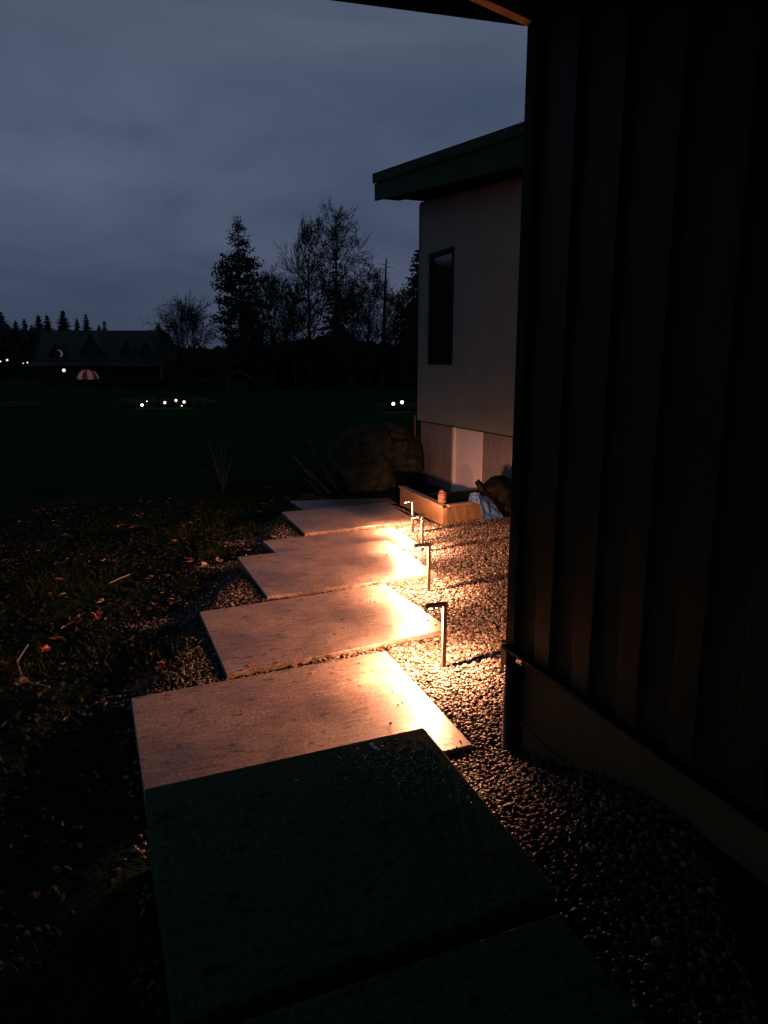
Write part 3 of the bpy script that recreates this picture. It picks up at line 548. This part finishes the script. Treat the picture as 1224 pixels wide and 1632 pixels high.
bare_tree(640, 480, 38, 72, 'low leafless tree right of the dead pole', 26, up=.15, first=.12)
bare_tree(301, 504, 44, 92, 'broad domed leafless tree between the far house and the pine', 27, up=.12, first=.16)
bare_tree(403, 500, 30, 84, 'small leafless tree at the foot of the pine', 33, up=.2, first=.12)
conifer(664, 408, 62, 78, 'dark conifer half hidden behind the rear wing corner', 13, bare=.02)
conifer(640, 545, 16, 80, 'young conifer low between the dead pole and the wing', 14, bare=.02, dens=.6)
# dead pole tree
bs = at(609, 74); hh = hgt(419, 74); sn = empty('dead_tree', bs, 'bare dead pole tree with stubby snapped branches', 'tree')
MB().tube([bs, bs+Vector((.2, 0, hh*.5)), bs+Vector((.45, 0, hh))], [.27, .19, .06], 8).build('trunk', MBARK, sn)
sb2 = MB(); rnd = random.Random(5)
for k in range(46):
    f = .28+.7*k/46; p = bs+Vector((.45*f, 0, hh*f)); a = rnd.choice((0, 3.14))+rnd.gauss(0, .7); ln = rnd.uniform(.25, 1.6)*(1.25-f)+.15
    if k == 44: ln = 1.0; a = 3.2
    if k == 43: ln = .9; a = .1
    sb2.tube([p, p+Vector((math.cos(a)*ln*.5, math.sin(a)*ln*.5, .02)), p+Vector((math.cos(a)*ln, math.sin(a)*ln, rnd.uniform(-.1, .25)*ln))], [.045, .03, .02], 3)
sb2.build('branch', MBARK, sn)
# conifers on the skyline behind the far house
row = [(-14, 480, 22, 'at the very left edge, largest of the left group'), (4, 494, 14, 'cut by the left photo edge beside the house'), (17, 518, 8, 'second from the left edge'), (31, 514, 9, 'broad one well left of the roof'), (45, 511, 8, 'slim one left of the roof'), (56, 520, 8, 'just left of the roof end'),
       (68, 505, 9, 'over the left end of the roof'), (81, 506, 10, 'blunt topped, over the left part of the roof'), (107, 498, 11, 'tallest over the middle of the roof'), (128, 510, 7, 'slim, right of the tallest one'), (143, 504, 8, 'pointed, over the roof centre'),
       (162, 520, 7, 'stub right of the pointed one'), (171, 514, 7, 'rightmost of those above the roof'), (256, 518, 9, 'just past the right roof end')]
for i, (u, tp, hw, d_) in enumerate(row):
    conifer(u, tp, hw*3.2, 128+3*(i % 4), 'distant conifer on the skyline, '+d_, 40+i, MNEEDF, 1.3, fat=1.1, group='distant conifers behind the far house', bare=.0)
# far wood filling the horizon and the undergrowth under the trees
def mass(name, segs, m, n, seed, sz):
    rnd = np.random.default_rng(seed); C = []
    for (u0, u1, dep, tp0, tp1) in segs:
        for _ in range(int(n*(u1-u0)/100)):
            u = rnd.uniform(u0, u1); k = (u-u0)/(u1-u0); top = tp0+(tp1-tp0)*k+7*noise.noise(Vector((u*.045, seed, 0)))+5*noise.noise(Vector((u*.16, seed, 3)))
            d = dep+rnd.uniform(-3, 3); p = at(u, d); C.append((p.x, p.y, -.6+hgt(top, d)*rnd.uniform(0, 1)**.75))
    C = np.array(C); nC = len(C); a = rnd.normal(0, 1, (nC, 3)); a /= np.linalg.norm(a, axis=1)[:, None]; b_ = np.cross(a, rnd.normal(0, 1, (nC, 3))); b_ /= np.linalg.norm(b_, axis=1)[:, None]
    S = sz*rnd.uniform(.5, 1.4, nC)[:, None]; Vt = np.stack([C-a*S, C+b_*S*.5, C+a*S, C-b_*S*.5], 1).reshape(-1, 3)
    return tag(npmesh(name, Vt, np.arange(nC*4).reshape(-1, 4), m, smooth=False), kind='stuff')
mass('undergrowth', [(262, 350, 88, 572, 565), (345, 430, 79, 562, 552), (430, 560, 82, 552, 532), (560, 680, 80, 545, 558), (680, 900, 90, 545, 545), (345, 680, 86, 556, 552)], MNEED, 9000, 3, .28)
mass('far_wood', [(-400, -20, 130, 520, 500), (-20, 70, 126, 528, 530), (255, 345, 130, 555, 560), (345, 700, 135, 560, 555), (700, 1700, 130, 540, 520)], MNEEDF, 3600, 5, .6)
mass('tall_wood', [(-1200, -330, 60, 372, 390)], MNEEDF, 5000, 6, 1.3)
mass('hedge', [(150, 262, 84, 603, 603), (268, 430, 74, 601, 603)], MNEED, 2600, 8, .16)

# ---------------------------------------------------------------- far house
MRF = mat('far_dark_roofing', (.016,.024,.020), (.024,.034,.028), rough=.7, scale=1); MWL = mat('far_dark_timber', (.012,.013,.011), (.02,.02,.016), rough=.8)
MPST = mat('far_pale_post', (.16,.17,.14), rough=.7)
D = 92.; HA, HB = at(58, D), at(266, D); ax = (HB-HA); HL = ax.length; ax.normalize(); dp = Vector((-ax.y, ax.x, 0))
if dp.y < 0: dp = -dp
def hw_(a, d, z): return HA+ax*a+dp*d+Vector((0, 0, z))
def hpr(mb, prof, a0, a1):                       # profile of (depth, z) extruded along the front
    return mb.prism([hw_(a0, d, z) for d, z in prof], ax*(a1-a0))
fh = empty('farmhouse', hw_(HL/2, 4, 0), 'long dark farmhouse with dormers across the lawn at the left', 'house')
er, ee, ep = hgt(528, D+4), hgt(574, D), hgt(578, D)
hpr(MB(), [(.3, 0), (9, 0), (9, ee), (4.6, er-.25), (.3, ee-.1)], .4, HL-.8).build('wall', MWL, fh)
MB().prism([hw_(0, -.3, ee-.05), hw_(HL-1.3, -.3, ee-.05), hw_(HL-1.5, 4.5, er), hw_(-.9, 4.5, er)], (0, 0, -.15)).build('roof', MRF, fh)
hpr(MB(), [(4.5, er), (9.6, ee-.05), (9.6, ee-.2), (4.5, er-.15)], .0, HL-1.3).build('roof', MRF, fh)
hpr(MB(), [(-2.2, ep-.35), (-.32, ep+.12), (-.32, ep), (-2.2, ep-.45)], -.2, HL+.1).build('porch_roof', MRF, fh)
for k in range(6): MB().box(-.09, .09, -.09, .09, 0, ep-.42, Matrix.Translation(hw_(.1+k*(HL-.3)/5, -2.0, 0))).build('porch_post', MPST if k == 5 else MWL, fh)
for (uc, tp, hwp) in ((92, 545, 14), (148, 532, 22), (204, 543, 14), (236, 543, 14)):
    a = (uc-58)/208*HL; wd = hwp*D/1174*.8; zt = hgt(tp, D); zb = ee-.05; zs = zb+(zt-zb)*.3
    dm = MB().prism([hw_(a-wd, .1, zb), hw_(a+wd, .1, zb), hw_(a+wd, .1, zs), hw_(a, .1, zt-.1), hw_(a-wd, .1, zs)], dp*3.2).build('dormer', MWL, fh)
    MB().prism([hw_(a-wd-.2, -.1, zs-.12), hw_(a, -.1, zt), hw_(a, -.1, zt-.12), hw_(a-wd-.2, -.1, zs-.24)], dp*3.4).build('dormer_roof', MRF, dm)
    MB().prism([hw_(a+wd+.2, -.1, zs-.12), hw_(a, -.1, zt), hw_(a, -.1, zt-.12), hw_(a+wd+.2, -.1, zs-.24)], dp*3.4).build('dormer_roof', MRF, dm)
MGLOW = mat('warm_white_glow', (.9,.8,.7), emit=(1,.78,.62), es=1.6); MPINK = mat('dim_pink_glow', (.6,.4,.35), emit=(1,.6,.5), es=.08)
cw = hw_((95-58)/208*HL, -.05, hgt(564, D)-0); pts = [cw+ax*(.42*math.cos(t)+.0)+Vector((0, 0, .42*math.sin(t)-.0)) for t in np.linspace(-1.3, 1.9, 12)]
tag(MB().tube(pts, [.02,.06,.09,.11,.12,.12,.11,.10,.08,.06,.04,.02], 8).build('lit_wreath', MPINK), 'glowing crescent shaped wreath hung on the left dormer', 'wreath light')
def glow(u, v, depth, r, label, group, m=MGLOW, post=True):
    z = -.6+hgt(v, depth); p = at(u, depth, 0); p.z = z
    t = empty('outdoor_lamp', (p.x, p.y, -.6), label, 'lamp', group)
    if post: MB().tube([(p.x, p.y+.02, -.6), (p.x, p.y+.02, z-r*.8)], .05, 6).build('post', MTRIM, t)
    b = MB(); b.add(*blob(p, (r, r, r), (0, 0, 0), .0, 1, 2)); b.build('globe', m, t, smooth=True)
glow(101, 590, 90, .2, 'single lamp glowing on the farmhouse porch', 'far lamps by the farmhouse')
for u, v, r, lab in ((1, 576, .20, 'lamp at the very left photo edge'), (12, 574, .26, 'brightest lamp of the far left pair'), (37, 579, .13, 'dim lamp left of the farmhouse'), (44, 578, .18, 'lamp nearest the farmhouse end')):
    glow(u, v, 115, r*.62, lab, 'far lamps by the farmhouse')
# striped parasol with pinkish lit panels
up_ = at(138, 84); um = empty('patio_umbrella', up_, 'lit pink and red domed patio umbrella before the farmhouse', 'umbrella')
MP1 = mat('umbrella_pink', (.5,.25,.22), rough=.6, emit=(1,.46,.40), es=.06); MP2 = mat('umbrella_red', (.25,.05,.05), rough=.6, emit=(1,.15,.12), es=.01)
zt = hgt(589, 84); rr_ = 17*84/1174; zb_ = hgt(604, 84); g1, g2 = MB(), MB()
for k in range(12):
    a0, a1 = 2*math.pi*k/12, 2*math.pi*(k+1)/12; g = g1 if k % 2 else g2; st = 5
    for s in range(st):
        t0, t1 = s/st*math.pi/2, (s+1)/st*math.pi/2
        q = lambda a, t: up_+Vector((math.cos(a)*math.sin(t)*rr_, math.sin(a)*math.sin(t)*rr_, zb_+(zt-zb_)*math.cos(t)))
        g.add([q(a0, t0+.001), q(a0, t1), q(a1, t1), q(a1, t0+.001)], [(0, 1, 2, 3)])
for g, m in ((g1, MP1), (g2, MP2)):
    o = g.build('canopy_panels', m, um); o.modifiers.new('thickness', 'SOLIDIFY').thickness = .02
MB().tube([up_, up_+Vector((0, 0, zt+.1))], .03, 6).build('pole', MTRIM, um)
# small shed under the pine
sh = at(378, 70); sd = empty('garden_shed', sh, 'small shed with a pale green gabled roof under the pine', 'shed')
MSR = mat('pale_green_shed_roof', (.07,.12,.10), (.09,.15,.12), rough=.6)
MB().box(-.9, .9, 0, 2, 0, 1.15, Matrix.Translation(sh)).build('wall', MWL, sd)
MB().prism([sh+Vector((-1.15, -.2, 1.1)), sh+Vector((.1, -.2, 1.95)), sh+Vector((.1, -.2, 1.87)), sh+Vector((-1.15, -.2, 1.02))], (.6, 2.4, 0)).build('roof', MSR, sd)
MB().prism([sh+Vector((1.25, -.2, 1.1)), sh+Vector((.1, -.2, 1.95)), sh+Vector((.1, -.2, 1.87)), sh+Vector((1.25, -.2, 1.02))], (.6, 2.4, 0)).build('roof', MSR, sd)

# ---------------------------------------------------------------- lit rock islands on the lawn
MRK = mat('island_rock', (.022,.030,.022), (.07,.08,.062), spec=.1, rough=.85, scale=2, bump=.5, bscale=5, bd=.05)
isl = [(188, 644, .7, 'leftmost low rock of the lit rock island'), (210, 642, .8, 'rock left of the island lamps'), (236, 645, .9, 'long rock at the front of the lit rock island'), (262, 644, .7, 'rock under the middle island lamps'),
       (285, 645, .7, 'rock below the right island lamp'), (312, 643, .9, 'broad rock at the right of the lit rock island'), (331, 645, .6, 'rightmost small rock of the island')]
for i, (u, v, s, lab) in enumerate(isl):
    p = at(u, 44); boulder((p.x, p.y, -.42), (s*.9, s*.6, s*.42), (0, 0, i*.4), 60+i, lab, 'rocks of the lit island', 3, MRK, 'rock')
for i, (u, v, s, lab) in enumerate(((608, 648, .6, 'rock left in the small rock group by the rear wing'), (632, 650, .8, 'middle rock of the small group by the rear wing'), (655, 649, .7, 'rock nearest the rear wing corner'))):
    p = at(u, 40); boulder((p.x, p.y, -.46), (s*.9, s*.6, s*.35), (0, 0, i*.7), 80+i, lab, 'rocks by the rear wing', 3, MRK, 'rock')
for i, (u, v, s, lab) in enumerate(((8, 648, .8, 'rock at the left photo edge on the lawn'), (34, 650, .9, 'long flat pale rock on the left lawn'), (52, 647, .5, 'small rock right end of the left group'))):
    p = at(u, 43); boulder((p.x, p.y, -.5), (s, s*.5, s*.3), (0, 0, i*.3), 90+i, lab, 'rocks at the left of the lawn', 3, MRK, 'rock')
MUL = mat('cool_white_lens', (.9,.9,.8), emit=(1,.88,.68), es=2.6)
SL2 = bpy.data.lights.new('accent_glow', 'POINT'); SL2.energy = 1.2; SL2.color = (1,.8,.5); SL2.shadow_soft_size = .05
def spot(u, v, depth, r, lab, grp):
    z = -.6+hgt(v, depth); p = at(u, depth, z); t = empty('garden_spotlight', (p.x, p.y, -.6), lab, 'garden light', grp)
    MB().tube([(p.x, p.y+.1, -.7), (p.x, p.y+.1, z)], .02, 6).build('stake', MTRIM, t)
    d = Vector((-p.x, -p.y, 0)).normalized(); MB().tube([p-d*.14, p-d*.02, p], [r*.6, r*1.1, r*1.1], 12).build('housing', MTRIM, t)
    b = MB(); b.add(*blob(p+d*.01, (r, r, r), (0, 0, 0), 0, 1, 2)); b.build('lens', MUL, t, smooth=True)
    lo = bpy.data.objects.new('glow', SL2); COL.objects.link(lo); lo.location = p+d*(r+.06)+Vector((0, 0, .02)); lo.parent = t; lo.matrix_parent_inverse = t.matrix_basis.inverted()
for u, v, r, lab in ((222, 645, .13, 'lowest left spotlight of the rock island'), (230, 639, .05, 'faintest tiny spotlight of the rock island'), (259, 641, .12, 'middle spotlight of the rock island'), (277, 637.5, .11, 'topmost spotlight of the rock island'), (290, 640, .12, 'rightmost bright spotlight of the rock island'), (286, 646, .05, 'dim spotlight under the rightmost one')):
    spot(u, v, 42, r*.62, lab, 'spotlights of the rock island')
for u, v, r, lab in ((627, 643, .09, 'left spotlight by the rear wing corner'), (641, 640.5, .09, 'right spotlight by the rear wing corner')):
    spot(u, v, 38, r, lab, 'spotlights by the rear wing')
